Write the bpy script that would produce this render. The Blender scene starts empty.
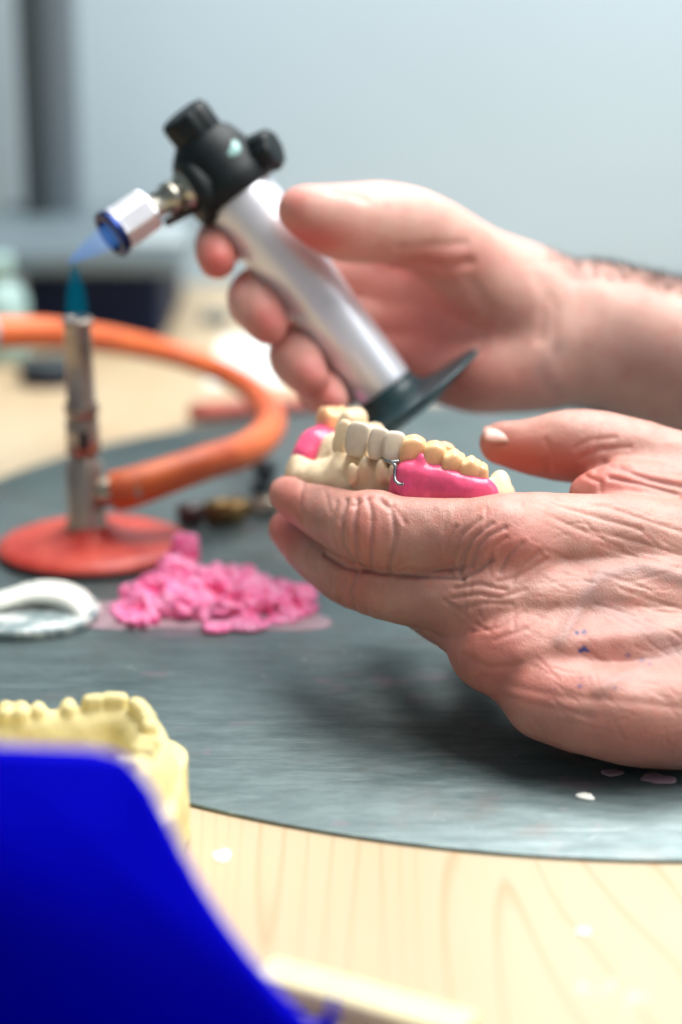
import bpy, bmesh, math, random
import numpy as np
from mathutils import Vector, Matrix
try:
    import openvdb as vdb
except ImportError:
    import pyopenvdb as vdb
R = math.radians
rnd = random.Random(7)
C = bpy.context.scene.collection
FPX, PITCH, TZ, HC = 1920.0, R(16), 0.75, 0.25
CAM = np.array([0.0, 0.0, TZ + HC])
FWD = np.array([0, math.cos(PITCH), -math.sin(PITCH)])
UP = np.array([0, math.sin(PITCH), math.cos(PITCH)])
RT = np.array([1.0, 0, 0])
PZ = TZ + 0.0015                       # top of the steel disc

def P(px, py, d):                      # a place on the photograph at a depth (m) -> a point in the room
    return CAM + FWD * d + RT * ((px - 341) / FPX * d) + UP * ((512 - py) / FPX * d)
def T(px, py, z=TZ):                   # where the line of sight meets the height z
    v = FWD + RT * ((px - 341) / FPX) + UP * ((512 - py) / FPX)
    return CAM + v * ((z - CAM[2]) / v[2])
def to_px(v):
    q = v - CAM
    d = q @ FWD
    return np.stack([341 + FPX * (q @ RT) / d, 512 - FPX * (q @ UP) / d, d], -1)

# ------------------------------------------------------------------ materials
def srgb(r, g, b):
    f = lambda c: (c / 255) / 12.92 if c <= 10 else ((c / 255 + .055) / 1.055) ** 2.4
    return (f(r), f(g), f(b), 1)

class NT:
    def __init__(s, name):
        s.m = bpy.data.materials.new(name); s.m.use_nodes = True
        s.t = s.m.node_tree; s.n = s.t.nodes
        s.b = s.n['Principled BSDF']; s.out = s.n['Material Output']
        s.tc = None
    def add(s, kind, **kw):
        n = s.n.new(kind)
        for k, v in kw.items():
            if k in n.inputs: n.inputs[k].default_value = v
            else: setattr(n, k, v)
        return n
    def link(s, a, b): s.t.links.new(a, b)
    def coord(s, scale=(1, 1, 1), loc=(0, 0, 0)):
        if not s.tc: s.tc = s.add('ShaderNodeTexCoord')
        mp = s.add('ShaderNodeMapping'); mp.inputs['Scale'].default_value = scale; mp.inputs['Location'].default_value = loc
        s.link(s.tc.outputs['Object'], mp.inputs['Vector']); return mp.outputs[0]
    def noise(s, scale, detail=4, rough=.55, vec=None, dist=0.0):
        n = s.add('ShaderNodeTexNoise'); n.inputs['Scale'].default_value = scale
        n.inputs['Detail'].default_value = detail; n.inputs['Roughness'].default_value = rough
        n.inputs['Distortion'].default_value = dist
        s.link(vec if vec is not None else s.coord(), n.inputs['Vector']); return n.outputs['Fac']
    def ramp(s, fac, stops):
        r = s.add('ShaderNodeValToRGB'); e = r.color_ramp.elements
        while len(e) < len(stops): e.new(0.5)
        for el, (p, c) in zip(e, stops):
            el.position = p; el.color = c if len(c) == 4 else (*c, 1)
        s.link(fac, r.inputs[0]); return r.outputs[0]
    def mix(s, fac, a, b, mode='MIX'):
        m = s.add('ShaderNodeMix', data_type='RGBA', blend_type=mode)
        for i, v in ((0, fac), (6, a), (7, b)):
            if hasattr(v, 'links') or hasattr(v, 'is_linked'): s.link(v, m.inputs[i])
            else: m.inputs[i].default_value = v
        return m.outputs[2]
    def math(s, op, a, b=None, c=None, clamp=False):
        m = s.add('ShaderNodeMath', operation=op); m.use_clamp = clamp
        for i, v in enumerate((a, b, c)):
            if v is None: continue
            if hasattr(v, 'is_linked'): s.link(v, m.inputs[i])
            else: m.inputs[i].default_value = v
        return m.outputs[0]
    def bump(s, h, strength=.3, dist=.001):
        b = s.add('ShaderNodeBump'); b.inputs['Strength'].default_value = strength; b.inputs['Distance'].default_value = dist
        if s.b.inputs['Normal'].is_linked: s.link(s.b.inputs['Normal'].links[0].from_socket, b.inputs['Normal'])
        s.link(h, b.inputs['Height']); s.link(b.outputs[0], s.b.inputs['Normal'])
    def set(s, **kw):
        for k, v in kw.items(): s.b.inputs[k.replace('_', ' ')].default_value = v

def simple(name, col, rough=.5, metal=0.0, var=.12, nscale=120, bump=0.0, bscale=300, sss=0, sss_scale=.002, coat=0, spec=.5, col2=None):
    m = NT(name)
    c2 = col2 or tuple(max(0, c * (1 - var * 2)) for c in col[:3]) + (1,)
    n = m.noise(nscale, 4)
    m.link(m.ramp(n, [(.35, c2), (.62, col)]), m.b.inputs['Base Color'])
    m.set(Roughness=rough, Metallic=metal, Specular_IOR_Level=spec)
    if coat: m.set(Coat_Weight=coat, Coat_Roughness=.1)
    if sss:
        m.set(Subsurface_Weight=sss, Subsurface_Scale=sss_scale)
        m.b.inputs['Subsurface Radius'].default_value = (1, .5, .35)
    if bump: m.bump(m.noise(bscale, 5), bump, .0006)
    return m.m

def mat_skin(name, base, deep, red):
    m = NT(name)
    n1 = m.noise(45, 5, .6); n2 = m.noise(220, 3, .6, m.coord((1, 1, 1), (3, 1, 2)))
    c = m.ramp(n1, [(.3, deep), (.68, base)])
    c = m.mix(m.math('MULTIPLY', m.ramp(n2, [(.5, (0, 0, 0, 1)), (.75, (1, 1, 1, 1))]), .35), c, red)
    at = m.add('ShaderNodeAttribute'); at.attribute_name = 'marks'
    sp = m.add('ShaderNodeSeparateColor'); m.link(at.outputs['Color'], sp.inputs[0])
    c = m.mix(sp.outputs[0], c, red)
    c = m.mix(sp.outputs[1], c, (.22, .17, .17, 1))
    c = m.mix(sp.outputs[2], c, (.015, .03, .16, 1))
    m.link(c, m.b.inputs['Base Color'])
    m.set(Roughness=.48, Specular_IOR_Level=.45, Subsurface_Weight=.22, Subsurface_Scale=.005)
    m.b.inputs['Subsurface Radius'].default_value = (1, .35, .2)
    v = m.add('ShaderNodeTexVoronoi'); v.feature = 'DISTANCE_TO_EDGE'; v.inputs['Scale'].default_value = 560
    nz = m.add('ShaderNodeTexNoise'); nz.inputs['Scale'].default_value = 90; nz.inputs['Detail'].default_value = 2
    m.link(m.coord(), nz.inputs['Vector'])
    vm = m.add('ShaderNodeVectorMath', operation='MULTIPLY_ADD'); m.link(nz.outputs['Color'], vm.inputs[0])
    vm.inputs[1].default_value = (.006, .006, .006); m.link(m.coord((1.7, .8, .9)), vm.inputs[2]); m.link(vm.outputs[0], v.inputs['Vector'])
    h = m.math('MINIMUM', m.math('MULTIPLY', v.outputs['Distance'], 6.0), 1.0)
    m.bump(h, .16, .00035)
    m.bump(m.noise(170, 5, .65), .38, .0010)
    return m.m

SKIN_NEAR = mat_skin('skin', (.55, .295, .235, 1), (.40, .195, .155, 1), (.56, .14, .11, 1))
SKIN_FAR = mat_skin('skin_pink', (.72, .445, .37, 1), (.58, .32, .265, 1), (.64, .14, .12, 1))
M = {}
M['nail'] = simple('fingernail', (.60, .34, .285, 1), .32, var=.05, sss=.15, coat=.15)
M['stone'] = simple('cream_plaster', (.86, .67, .44, 1), .75, var=.07, nscale=90, bump=.35, bscale=700, sss=.08)
M['stone_yellow'] = simple('yellow_plaster', (.82, .70, .33, 1), .75, var=.06, nscale=60, bump=.45, bscale=600, sss=.08)
M['ceramic'] = simple('beige_ceramic', (.68, .58, .45, 1), .4, var=.05, nscale=300, bump=.12, bscale=900)
M['acrylic'] = simple('amber_tooth_acrylic', (.93, .56, .29, 1), .3, var=.08, nscale=200, sss=.25)
M['pink_wax'] = simple('pink_wax', (.98, .12, .27, 1), .3, var=.12, nscale=160, bump=.3, bscale=380, sss=.3, sss_scale=.003, coat=.3)
M['wax_scrap'] = simple('shaved_pink_wax', (1.0, .33, .56, 1), .38, var=.1, nscale=170, bump=.9, bscale=420, sss=.35, sss_scale=.004, coat=.25, col2=(.98, .12, .36, 1))
M['wax_smear'] = simple('pale_pink_wax_film', (.40, .27, .31, 1), .45, var=.1, nscale=150)
M['wire'] = simple('clasp_wire', (.33, .36, .38, 1), .25, 1.0, var=.1)
M['chrome'] = simple('chrome', (.95, .95, 1, 1), .36, 1.0, var=.03)
M['nickel'] = simple('nickel', (.50, .48, .40, 1), .28, 1.0, var=.12, nscale=200)
M['alu'] = simple('satin_aluminium', (.84, .86, .92, 1), .36, .5, var=.02, nscale=30)
M['black'] = simple('black_plastic', (.004, .010, .013, 1), .55, spec=.3, var=.2, nscale=200, bump=.1, bscale=500)
M['teal_black'] = simple('dark_teal_plastic', (.012, .048, .058, 1), .42, var=.2, nscale=150)
M['burnt'] = simple('heat_blued_steel', (.02, .04, .16, 1), .3, .9, var=.3, nscale=200)
M['barrel'] = simple('worn_burner_steel', (.45, .39, .34, 1), .36, .85, var=.25, nscale=60, bump=.1, bscale=200, col2=(.30, .24, .20, 1))
M['red_enamel'] = simple('red_enamel', (.66, .075, .045, 1), .42, var=.1, nscale=70, bump=.3, bscale=250, col2=(.52, .035, .025, 1))
M['orange_rubber'] = simple('orange_rubber', (.72, .15, .035, 1), .5, var=.1, nscale=50, bump=.2, bscale=200, col2=(.52, .085, .025, 1))
M['dark_rubber'] = simple('dark_rim', (.03, .02, .02, 1), .5)
M['blue'] = simple('blue_plastic', (.0, .0, .52, 1), .7, var=.02, nscale=8, spec=.03)
M['white_enamel'] = simple('white_plaster', (.84, .85, .78, 1), .35, var=.05, nscale=70, bump=.4, bscale=250)
M['brass'] = simple('old_brass', (.34, .22, .09, 1), .35, .8, var=.3, nscale=200)
M['dark_wood'] = simple('dark_handle', (.05, .02, .02, 1), .4)
M['red_handle'] = simple('red_handle', (.42, .07, .045, 1), .5)
M['paper'] = simple('white_paper', (.80, .84, .80, 1), .7, var=.02)
M['post'] = simple('dark_grey_post', (.028, .042, .05, 1), .6, 0, var=.05)
M['post2'] = simple('grey_post', (.12, .155, .185, 1), .6, 0, var=.05)
M['grey_box'] = simple('grey_equipment_shell', (.13, .175, .20, 1), .5, var=.04, nscale=12)
M['pale_box'] = simple('pale_grey_shell', (.34, .40, .42, 1), .5, var=.04, nscale=12)
M['navy'] = simple('navy_plastic', (.006, .014, .05, 1), .6, spec=.2)
M['aqua'] = simple('pale_aqua_plastic', (.35, .52, .50, 1), .4)
M['hair'] = simple('dark_arm_hair', (.02, .014, .012, 1), .6)
M['wax_yellow'] = simple('pale_yellow_wood', (.78, .68, .40, 1), .5, var=.05)
M['paint'] = simple('painted_wall', (.40, .51, .585, 1), .75, var=.015, nscale=3)
M['floor'] = simple('grey_vinyl', (.30, .31, .31, 1), .6, var=.08, nscale=6)
M['leg'] = simple('grey_steel_leg', (.25, .26, .27, 1), .4, .6)

def mat_wood():
    m = NT('pale_maple_worktop')
    v = m.coord((6.5, .5, 4)); n = m.noise(1.6, 2, .45, v, .25)
    rings = m.math('FRACT', m.math('MULTIPLY', n, 34))
    line = m.ramp(rings, [(0, (0, 0, 0)), (.80, (0, 0, 0)), (.93, (1, 1, 1)), (1, (0, 0, 0))])
    fine = m.noise(60, 4, .6, m.coord((6, .35, 4)))
    big = m.noise(5, 2, .5, m.coord((1.5, .6, 1)))
    base = m.ramp(big, [(.35, (.50, .375, .235)), (.65, (.53, .435, .295))])
    base = m.mix(m.math('MULTIPLY', m.ramp(fine, [(.45, (0, 0, 0)), (.7, (1, 1, 1))]), .35), base, (.54, .39, .22, 1))
    base = m.mix(m.math('MULTIPLY', line, .6), base, (.46, .27, .14, 1))
    spl = m.ramp(m.noise(38, 6, .7, m.coord((1, .55, 1), (1.3, .2, 0))), [(.66, (0, 0, 0)), (.74, (1, 1, 1))])
    base = m.mix(m.math('MULTIPLY', spl, .7), base, (.86, .86, .78, 1))
    m.link(base, m.b.inputs['Base Color']); m.set(Roughness=.42, Specular_IOR_Level=.4)
    return m.m
def mat_plate():
    m = NT('scuffed_steel')
    big = m.noise(9, 4, .6)
    base = m.ramp(big, [(.3, (.06, .095, .098)), (.7, (.145, .19, .192))])
    fine = m.noise(38, 7, .8, m.coord((1, 3.2, 1)))
    base = m.mix(m.math('MULTIPLY', m.ramp(fine, [(.4, (0, 0, 0)), (.72, (1, 1, 1))]), .55), base, (.25, .325, .325, 1))
    dirt = m.ramp(m.noise(14, 6, .7, m.coord((1, 1, 1), (5, 2, 1))), [(.55, (0, 0, 0)), (.72, (1, 1, 1))])
    base = m.mix(m.math('MULTIPLY', dirt, .7), base, (.15, .12, .11, 1))
    dust = m.ramp(m.noise(230, 5, .75, m.coord((1, .8, 1), (2, 7, 3))), [(.66, (0, 0, 0)), (.71, (1, 1, 1))])
    patch = m.ramp(m.noise(12, 3, .6, m.coord((1, 1, 1), (9, 2, 4))), [(.48, (0, 0, 0)), (.62, (1, 1, 1))])
    dm = m.math('MULTIPLY', dust, patch)
    base = m.mix(m.math('MULTIPLY', dm, .75), base, (.75, .78, .76, 1))
    pink = m.ramp(m.noise(22, 4, .6, m.coord((1, 1, 1), (4, 4, 8))), [(.60, (0, 0, 0)), (.75, (1, 1, 1))])
    base = m.mix(m.math('MULTIPLY', pink, .55), base, (.42, .22, .29, 1))
    for rz, sd_ in ((.5, 3), (-.7, 11), (1.4, 23)):       # fine scratches in a few directions
        mp = m.add('ShaderNodeMapping'); mp.inputs['Rotation'].default_value = (0, 0, rz); mp.inputs['Scale'].default_value = (1.2, 42, 1); mp.inputs['Location'].default_value = (sd_, sd_, 0)
        m.link(m.tc.outputs['Object'], mp.inputs['Vector'])
        sc_ = m.ramp(m.noise(11, 2, .5, mp.outputs[0]), [(.71, (0, 0, 0)), (.75, (1, 1, 1))])
        base = m.mix(m.math('MULTIPLY', sc_, .3), base, (.42, .50, .49, 1))
    m.link(base, m.b.inputs['Base Color'])
    m.link(m.math('SUBTRACT', .5, m.math('MULTIPLY', dm, .4)), m.b.inputs['Metallic'])
    m.link(m.ramp(m.noise(40, 5, .7, m.coord((1, 4, 1))), [(.3, (.28, .28, .28)), (.7, (.48, .48, .48))]), m.b.inputs['Roughness'])
    m.bump(m.noise(180, 5, .7, m.coord((.6, 3, 1))), .18, .0004)
    return m.m
def mat_flame(name, col, alpha, strength):
    m = NT(name); m.n.remove(m.b)
    tr = m.add('ShaderNodeBsdfTransparent'); tr.inputs[0].default_value = (1, 1, 1, 1)
    em = m.add('ShaderNodeEmission'); em.inputs[0].default_value = col; em.inputs[1].default_value = strength
    lw = m.add('ShaderNodeLayerWeight'); lw.inputs[0].default_value = .5
    f = m.math('MULTIPLY', m.math('SUBTRACT', 1.0, lw.outputs['Facing']), alpha)
    mx = m.add('ShaderNodeMixShader'); m.link(f, mx.inputs[0]); m.link(tr.outputs[0], mx.inputs[1]); m.link(em.outputs[0], mx.inputs[2])
    m.link(mx.outputs[0], m.out.inputs[0]); return m.m
M['wood'] = mat_wood(); M['plate'] = mat_plate()
M['flame_teal'] = mat_flame('burner_flame', (.0, .10, .16, 1), .62, .8)
M['flame_blue'] = mat_flame('torch_flame', (.08, .25, .70, 1), .26, 1.0)

# ------------------------------------------------------------------ object helpers
def tag(o, label=None, cat=None, group=None, kind=None):
    if label: o['label'] = label
    if cat: o['category'] = cat
    if group: o['group'] = group
    if kind: o['kind'] = kind
    return o
def empty(name, loc, label=None, cat=None, group=None):
    o = bpy.data.objects.new(name, None); C.objects.link(o); o.location = Vector(loc); o.empty_display_size = .01
    return tag(o, label, cat, group)
def link(name, me, mat, parent=None, smooth=True):
    o = bpy.data.objects.new(name, me); C.objects.link(o)
    for mm in (mat if isinstance(mat, (list, tuple)) else [mat]): me.materials.append(mm)
    if smooth: me.polygons.foreach_set('use_smooth', [True] * len(me.polygons))
    if parent:
        o.parent = parent
        root = parent
        off = Vector((0, 0, 0))
        while root: off += root.location; root = root.parent
        o.location = -off
    return o
def recenter(o, loc):                    # put a top-level mesh's origin at its base
    loc = Vector(loc); o.data.transform(Matrix.Translation(-loc)); o.location = o.location + loc; return o
def from_bm(bm, name='m'):
    bmesh.ops.recalc_face_normals(bm, faces=bm.faces)
    me = bpy.data.meshes.new(name); bm.to_mesh(me); bm.free(); return me
def sharp(o, ang=35):
    bm = bmesh.new(); bm.from_mesh(o.data)
    for e in bm.edges:
        if len(e.link_faces) == 2 and e.calc_face_angle(0) > R(ang): e.smooth = False
    bm.to_mesh(o.data); bm.free(); return o
def bx(bm, c, s, rot=None, bev=.002, seg=2):
    g = bmesh.ops.create_cube(bm, size=1)
    m = Matrix.Translation(Vector(c)) @ (rot.to_4x4() if rot else Matrix()) @ Matrix.Diagonal((*s, 1))
    bmesh.ops.transform(bm, matrix=m, verts=g['verts'])
    if bev:
        es = list({e for v in g['verts'] for e in v.link_edges})
        bmesh.ops.bevel(bm, geom=es, offset=bev, segments=seg, affect='EDGES', profile=.5)
def frame_of(d, hint=(0, 0, 1)):
    d = Vector(d).normalized(); h = Vector(hint)
    if abs(d.dot(h)) > .95: h = Vector((1, 0, 0))
    x = h.cross(d).normalized(); y = d.cross(x)
    return Matrix((x, y, d)).transposed()
def lathe(bm, a, axis, prof, n=48, hint=(0, 0, 1), sect=None):
    """profile of (distance along the axis, radius) turned about the axis through a"""
    F = frame_of(axis, hint); a = Vector(a); rings = []
    for t, r in prof:
        if r <= 1e-6: rings.append([bm.verts.new(a + F @ Vector((0, 0, t)))]); continue
        rings.append([bm.verts.new(a + F @ Vector((r * (sect(k / n) if sect else 1) * math.cos(2 * math.pi * k / n), r * (sect(k / n) if sect else 1) * math.sin(2 * math.pi * k / n), t))) for k in range(n)])
    for A, B in zip(rings, rings[1:]):
        if len(A) == 1 and len(B) == 1: continue
        for k in range(n):
            k2 = (k + 1) % n
            if len(A) == 1: bm.faces.new((A[0], B[k], B[k2]))
            elif len(B) == 1: bm.faces.new((A[k], B[0], A[k2]))
            else: bm.faces.new((A[k], B[k], B[k2], A[k2]))
    if len(rings[0]) > 1: bm.faces.new(rings[0])
    if len(rings[-1]) > 1: bm.faces.new(rings[-1])
def cat_rom(pts, n=8):
    pts = [np.array(p, float) for p in pts]
    if len(pts) < 3: return pts
    q = [2 * pts[0] - pts[1]] + pts + [2 * pts[-1] - pts[-2]]; out = []
    for i in range(1, len(q) - 2):
        for k in range(n):
            t = k / n; p0, p1, p2, p3 = q[i - 1:i + 3]
            out.append(.5 * (2 * p1 + (p2 - p0) * t + (2 * p0 - 5 * p1 + 4 * p2 - p3) * t * t + (3 * p1 - p0 - 3 * p2 + p3) * t ** 3))
    return out + [pts[-1]]
def tube(bm, pts, rad, n=16, cap=True, flat=1.0):
    pts = [Vector(p) for p in pts]; rs = rad if isinstance(rad, (list, tuple)) else [rad] * len(pts)
    x = None; rings = []
    for i, p in enumerate(pts):
        d = (pts[min(i + 1, len(pts) - 1)] - pts[max(i - 1, 0)]).normalized()
        if x is None: x = frame_of(d).col[0].copy()
        x = (x - d * x.dot(d)).normalized(); y = d.cross(x)
        rings.append([bm.verts.new(p + (x * math.cos(2 * math.pi * k / n) + y * flat * math.sin(2 * math.pi * k / n)) * rs[i]) for k in range(n)])
    for A, B in zip(rings, rings[1:]):
        for k in range(n): bm.faces.new((A[k], A[(k + 1) % n], B[(k + 1) % n], B[k]))
    if cap: bm.faces.new(rings[0]); bm.faces.new(rings[-1])
def rounded(prof_pts): return prof_pts

# ------------------------------------------------------------------ distance-field sculpting
_rs = np.random.RandomState(3); _lat = _rs.rand(32, 32, 32).astype(np.float32)
def vnoise(p, scale):
    q = p * scale + 1000; i = np.floor(q).astype(np.int64); f = (q - i).astype(np.float32); f = f * f * (3 - 2 * f)
    i &= 31; j = (i + 1) & 31; o = 0
    for a in (0, 1):
        for b in (0, 1):
            for c in (0, 1):
                w = (f[..., 0] if a else 1 - f[..., 0]) * (f[..., 1] if b else 1 - f[..., 1]) * (f[..., 2] if c else 1 - f[..., 2])
                o = o + w * _lat[(j if a else i)[..., 0], (j if b else i)[..., 1], (j if c else i)[..., 2]]
    return o - .5
class Field:
    def __init__(s, lo, hi, h):
        s.lo = np.array(lo, float); s.h = h; s.n = np.ceil((np.array(hi) - s.lo) / h).astype(int) + 1
        s.D = np.full(s.n, .02, np.float32)
    def new(s):
        f = Field.__new__(Field); f.lo, f.h, f.n = s.lo, s.h, s.n; f.D = np.full(s.n, .02, np.float32); return f
    def box(s, lo, hi, pad):
        a = np.clip(np.floor((np.array(lo) - pad - s.lo) / s.h).astype(int), 0, s.n)
        b = np.clip(np.ceil((np.array(hi) + pad - s.lo) / s.h).astype(int) + 1, 0, s.n)
        if np.any(b <= a): return None, None
        sl = tuple(slice(x, y) for x, y in zip(a, b))
        g = [(s.lo[i] + s.h * np.arange(a[i], b[i])).astype(np.float32) for i in range(3)]
        return sl, (g[0][:, None, None], g[1][None, :, None], g[2][None, None, :])
    def put(s, sl, d, k, op):
        D = s.D[sl]
        if op == 'sub':
            if k > 0:
                h = np.clip(.5 - .5 * (D + d) / k, 0, 1); s.D[sl] = D * (1 - h) - d * h + k * h * (1 - h)
            else: s.D[sl] = np.maximum(D, -d)
        elif k > 0:
            h = np.clip(.5 - .5 * (D - d) / k, 0, 1); s.D[sl] = D * h + d * (1 - h) - k * h * (1 - h)
        else: s.D[sl] = np.minimum(D, d)
    def cone(s, a, b, r1, r2, k=0., op='add', pad=.006):
        a = np.array(a, float); b = np.array(b, float); m = max(r1, r2)
        sl, g = s.box(np.minimum(a, b) - m, np.maximum(a, b) + m, pad + k)
        if sl is None: return
        ab = b - a; L = ab @ ab + 1e-12
        x, y, z = g[0] - a[0], g[1] - a[1], g[2] - a[2]
        t = np.clip((x * ab[0] + y * ab[1] + z * ab[2]) / L, 0, 1)
        d = np.sqrt((x - t * ab[0]) ** 2 + (y - t * ab[1]) ** 2 + (z - t * ab[2]) ** 2) - (r1 + t * (r2 - r1))
        s.put(sl, d.astype(np.float32), k, op)
    def chain(s, pts, k=0., n=5, op='add', k0=0.):
        """pts: (point, radius) list, smoothed"""
        q = cat_rom([np.append(p, r) for p, r in pts], n)
        for i, (u, v) in enumerate(zip(q, q[1:])): s.cone(u[:3], v[:3], u[3], v[3], k, op)
    def ell(s, c, rad, F=None, k=0., op='add', pad=.006):
        c = np.array(c, float); rad = np.array(rad, float); m = rad.max()
        sl, g = s.box(c - m, c + m, pad + k)
        if sl is None: return
        q = np.stack(np.broadcast_arrays(g[0] - c[0], g[1] - c[1], g[2] - c[2]), -1)
        if F is not None: q = q @ np.array(F)
        k0 = np.linalg.norm(q / rad, axis=-1); k1 = np.linalg.norm(q / (rad * rad), axis=-1) + 1e-9
        s.put(sl, (k0 * (k0 - 1) / k1).astype(np.float32), k, op)
    def rbox(s, c, half, F=None, r=.001, k=0., op='add'):
        c = np.array(c, float); half = np.array(half, float); m = np.linalg.norm(half)
        sl, g = s.box(c - m, c + m, .004 + k)
        if sl is None: return
        q = np.stack(np.broadcast_arrays(g[0] - c[0], g[1] - c[1], g[2] - c[2]), -1)
        if F is not None: q = q @ np.array(F)
        e = np.abs(q) - half + r
        d = np.linalg.norm(np.maximum(e, 0), axis=-1) + np.minimum(e.max(-1), 0) - r
        s.put(sl, d.astype(np.float32), k, op)
    def merge(s, o, k):
        h = np.clip(.5 - .5 * (s.D - o.D) / k, 0, 1); s.D = s.D * h + o.D * (1 - h) - k * h * (1 - h)
    def floor(s, z):
        zz = (s.lo[2] + s.h * np.arange(s.n[2])).astype(np.float32)[None, None, :]
        s.D = np.maximum(s.D, z - zz)
    def noise(s, amp, scale):
        m = np.abs(s.D) < amp * 2 + s.h * 3
        idx = np.argwhere(m); p = s.lo + idx * s.h
        s.D[m] += amp * 2 * vnoise(p, scale)
    def mesh(s, name, disp=None, tintf=None):
        g = vdb.FloatGrid(.01); D = np.clip(s.D, -.01, .01); D[D >= .0099] = .01
        for ax in range(3):
            ix = [slice(None)] * 3
            for e in (0, -1): ix[ax] = e; D[tuple(ix)] = .01
        g.copyFromArray(np.ascontiguousarray(D), tolerance=0.0)
        v, q = g.convertToQuads(isovalue=0.0)
        v = v.astype(np.float64) * s.h + s.lo; q = q[:, ::-1].astype(np.int32) if FLIP else q.astype(np.int32)
        if disp: v = disp(v, q)
        me = bpy.data.meshes.new(name)
        me.vertices.add(len(v)); me.vertices.foreach_set('co', v.astype(np.float32).ravel())
        me.loops.add(q.size); me.loops.foreach_set('vertex_index', q.ravel())
        me.polygons.add(len(q)); me.polygons.foreach_set('loop_start', np.arange(0, q.size, 4, dtype=np.int32))
        if tintf is not None:
            ca = me.attributes.new('marks', 'FLOAT_COLOR', 'POINT'); t = tintf(v)
            ca.data.foreach_set('color', np.concatenate([t, np.ones((len(t), 1))], 1).astype(np.float32).ravel())
        me.update(calc_edges=True); return me
def normals(v, q):
    n = np.cross(v[q[:, 2]] - v[q[:, 0]], v[q[:, 3]] - v[q[:, 1]]); N = np.zeros_like(v)
    for i in range(4): np.add.at(N, q[:, i], n)
    return N / (np.linalg.norm(N, axis=1, keepdims=True) + 1e-12)
FLIP = False
def _orient():
    global FLIP
    f = Field((-.02,) * 3, (.02,) * 3, .002); f.cone((0, 0, 0), (0, 0, .001), .01, .01)
    g = vdb.FloatGrid(.01); g.copyFromArray(np.ascontiguousarray(np.clip(f.D, -.01, .01))); v, q = g.convertToQuads(isovalue=0.0)
    v = v - v.mean(0); n = np.cross(v[q[:, 2]] - v[q[:, 0]], v[q[:, 3]] - v[q[:, 1]])
    FLIP = bool((n * v[q].mean(1)).sum() < 0)
_orient()
def seg_dist(px, poly):
    best = np.full(len(px), 1e9)
    for a, b in zip(poly, poly[1:]):
        a = np.array(a, float); b = np.array(b, float); ab = b - a
        t = np.clip(((px - a) @ ab) / (ab @ ab + 1e-9), 0, 1)
        best = np.minimum(best, np.linalg.norm(px - a - t[:, None] * ab, axis=1))
    return best

# ------------------------------------------------------------------ the room
def slab(name, c, s, mat, bev=0):
    bm = bmesh.new(); bx(bm, (0, 0, 0), s, bev=bev); o = link(name, from_bm(bm), mat, smooth=False); o.location = c; return tag(o, kind='structure')
slab('floor', (0, .2, -.02), (4.4, 4.4, .04), M['floor'])
slab('wall_back', (0, 1.585, 1.25), (4.4, .08, 2.5), M['paint'])
slab('wall_left', (-2.2, .2, 1.25), (.08, 4.4, 2.5), M['paint'])
slab('baseboard_back', (0, 1.535, .05), (4.3, .018, .1), M['paint'])

# workbench
wb = empty('workbench', (0, .93, 0), 'pale maple workbench top with light grain, under the round steel disc', 'workbench')
bm = bmesh.new(); bx(bm, (0, .87, TZ - .015), (1.9, 1.34, .03), bev=.003); link('tabletop', from_bm(bm), M['wood'], wb, False)
for x in (-.88, .88):
    for y in (.28, 1.48):
        bm = bmesh.new(); bx(bm, (x, y, (TZ - .03) / 2), (.05, .05, TZ - .03), bev=.003); link('leg', from_bm(bm), M['leg'], wb, False)
# steel disc 60 cm across
bm = bmesh.new(); DC = (.1012, .8035)
lathe(bm, (DC[0], DC[1], TZ), (0, 0, 1), [(0, .2975), (0, .2988), (.0003, .2995), (.0012, .2995), (.0015, .2988)], 200)
o = sharp(link('steel_disc', from_bm(bm), M['plate'])); recenter(o, (DC[0], DC[1], TZ))
tag(o, 'large round scuffed grey steel disc lying on the pale wooden worktop', 'metal disc')

# ------------------------------------------------------------------ bunsen burner
bc = T(94, 552, PZ); sc = (.25 / .25)
burner = empty('bunsen_burner', (bc[0], bc[1], PZ), 'small bunsen burner with round red base and worn steel barrel, lit', 'burner')
bm = bmesh.new()
lathe(bm, (bc[0], bc[1], PZ), (0, 0, 1), [(0, .040), (.0005, .0415), (.003, .042), (.0045, .0415), (.0068, .036), (.0085, .022), (.011, .0115), (.013, .010)], 96)
o = link('base', from_bm(bm), M['red_enamel'], burner); o['label'] = 'round red enamelled base'
bm = bmesh.new(); lathe(bm, (bc[0], bc[1], PZ), (0, 0, 1), [(0, .0418), (.0002, .0424), (.0020, .0427), (.0026, .0422), (.0026, .041)], 96)
link('base_rim', from_bm(bm), M['dark_rubber'], burner)
ax0 = Vector((bc[0] - .0025, bc[1], PZ + .010)); d0 = bc @ FWD - CAM @ FWD
top = Vector(P(77, 318, d0 - .035)); axd = (top - ax0).normalized(); L = (top - ax0).length
bm = bmesh.new(); lathe(bm, ax0, axd, [(0, .0100), (.004, .0090), (.006, .0082), (.030, .0080), (.031, .0066), (.036, .0062)], 40)
link('lower_tube', from_bm(bm), M['barrel'], burner); 
bm = bmesh.new()
lathe(bm, ax0, axd, [(.0355, .0060), (.036, .0072), (.050, .0072), (.0505, .0066), (.053, .0066), (.0535, .0074), (.057, .0074), (.058, .0062), (L - .004, .0057), (L - .003, .0062), (L, .0062), (L, .0050), (L - .02, .0050)], 40)
barrel = link('barrel', from_bm(bm), M['barrel'], burner)
F = frame_of(axd)
bm = bmesh.new()
for a in (190, 10): bx(bm, ax0 + axd * .043 + F @ Vector((.0066 * math.cos(R(a)), .0066 * math.sin(R(a)), 0)), (.0012, .0045, .009), F @ Matrix.Rotation(R(a), 3, 'Z'), .0004)
link('air_hole', from_bm(bm), M['dark_rubber'], burner)
in0 = ax0 + axd * .0165
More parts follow.
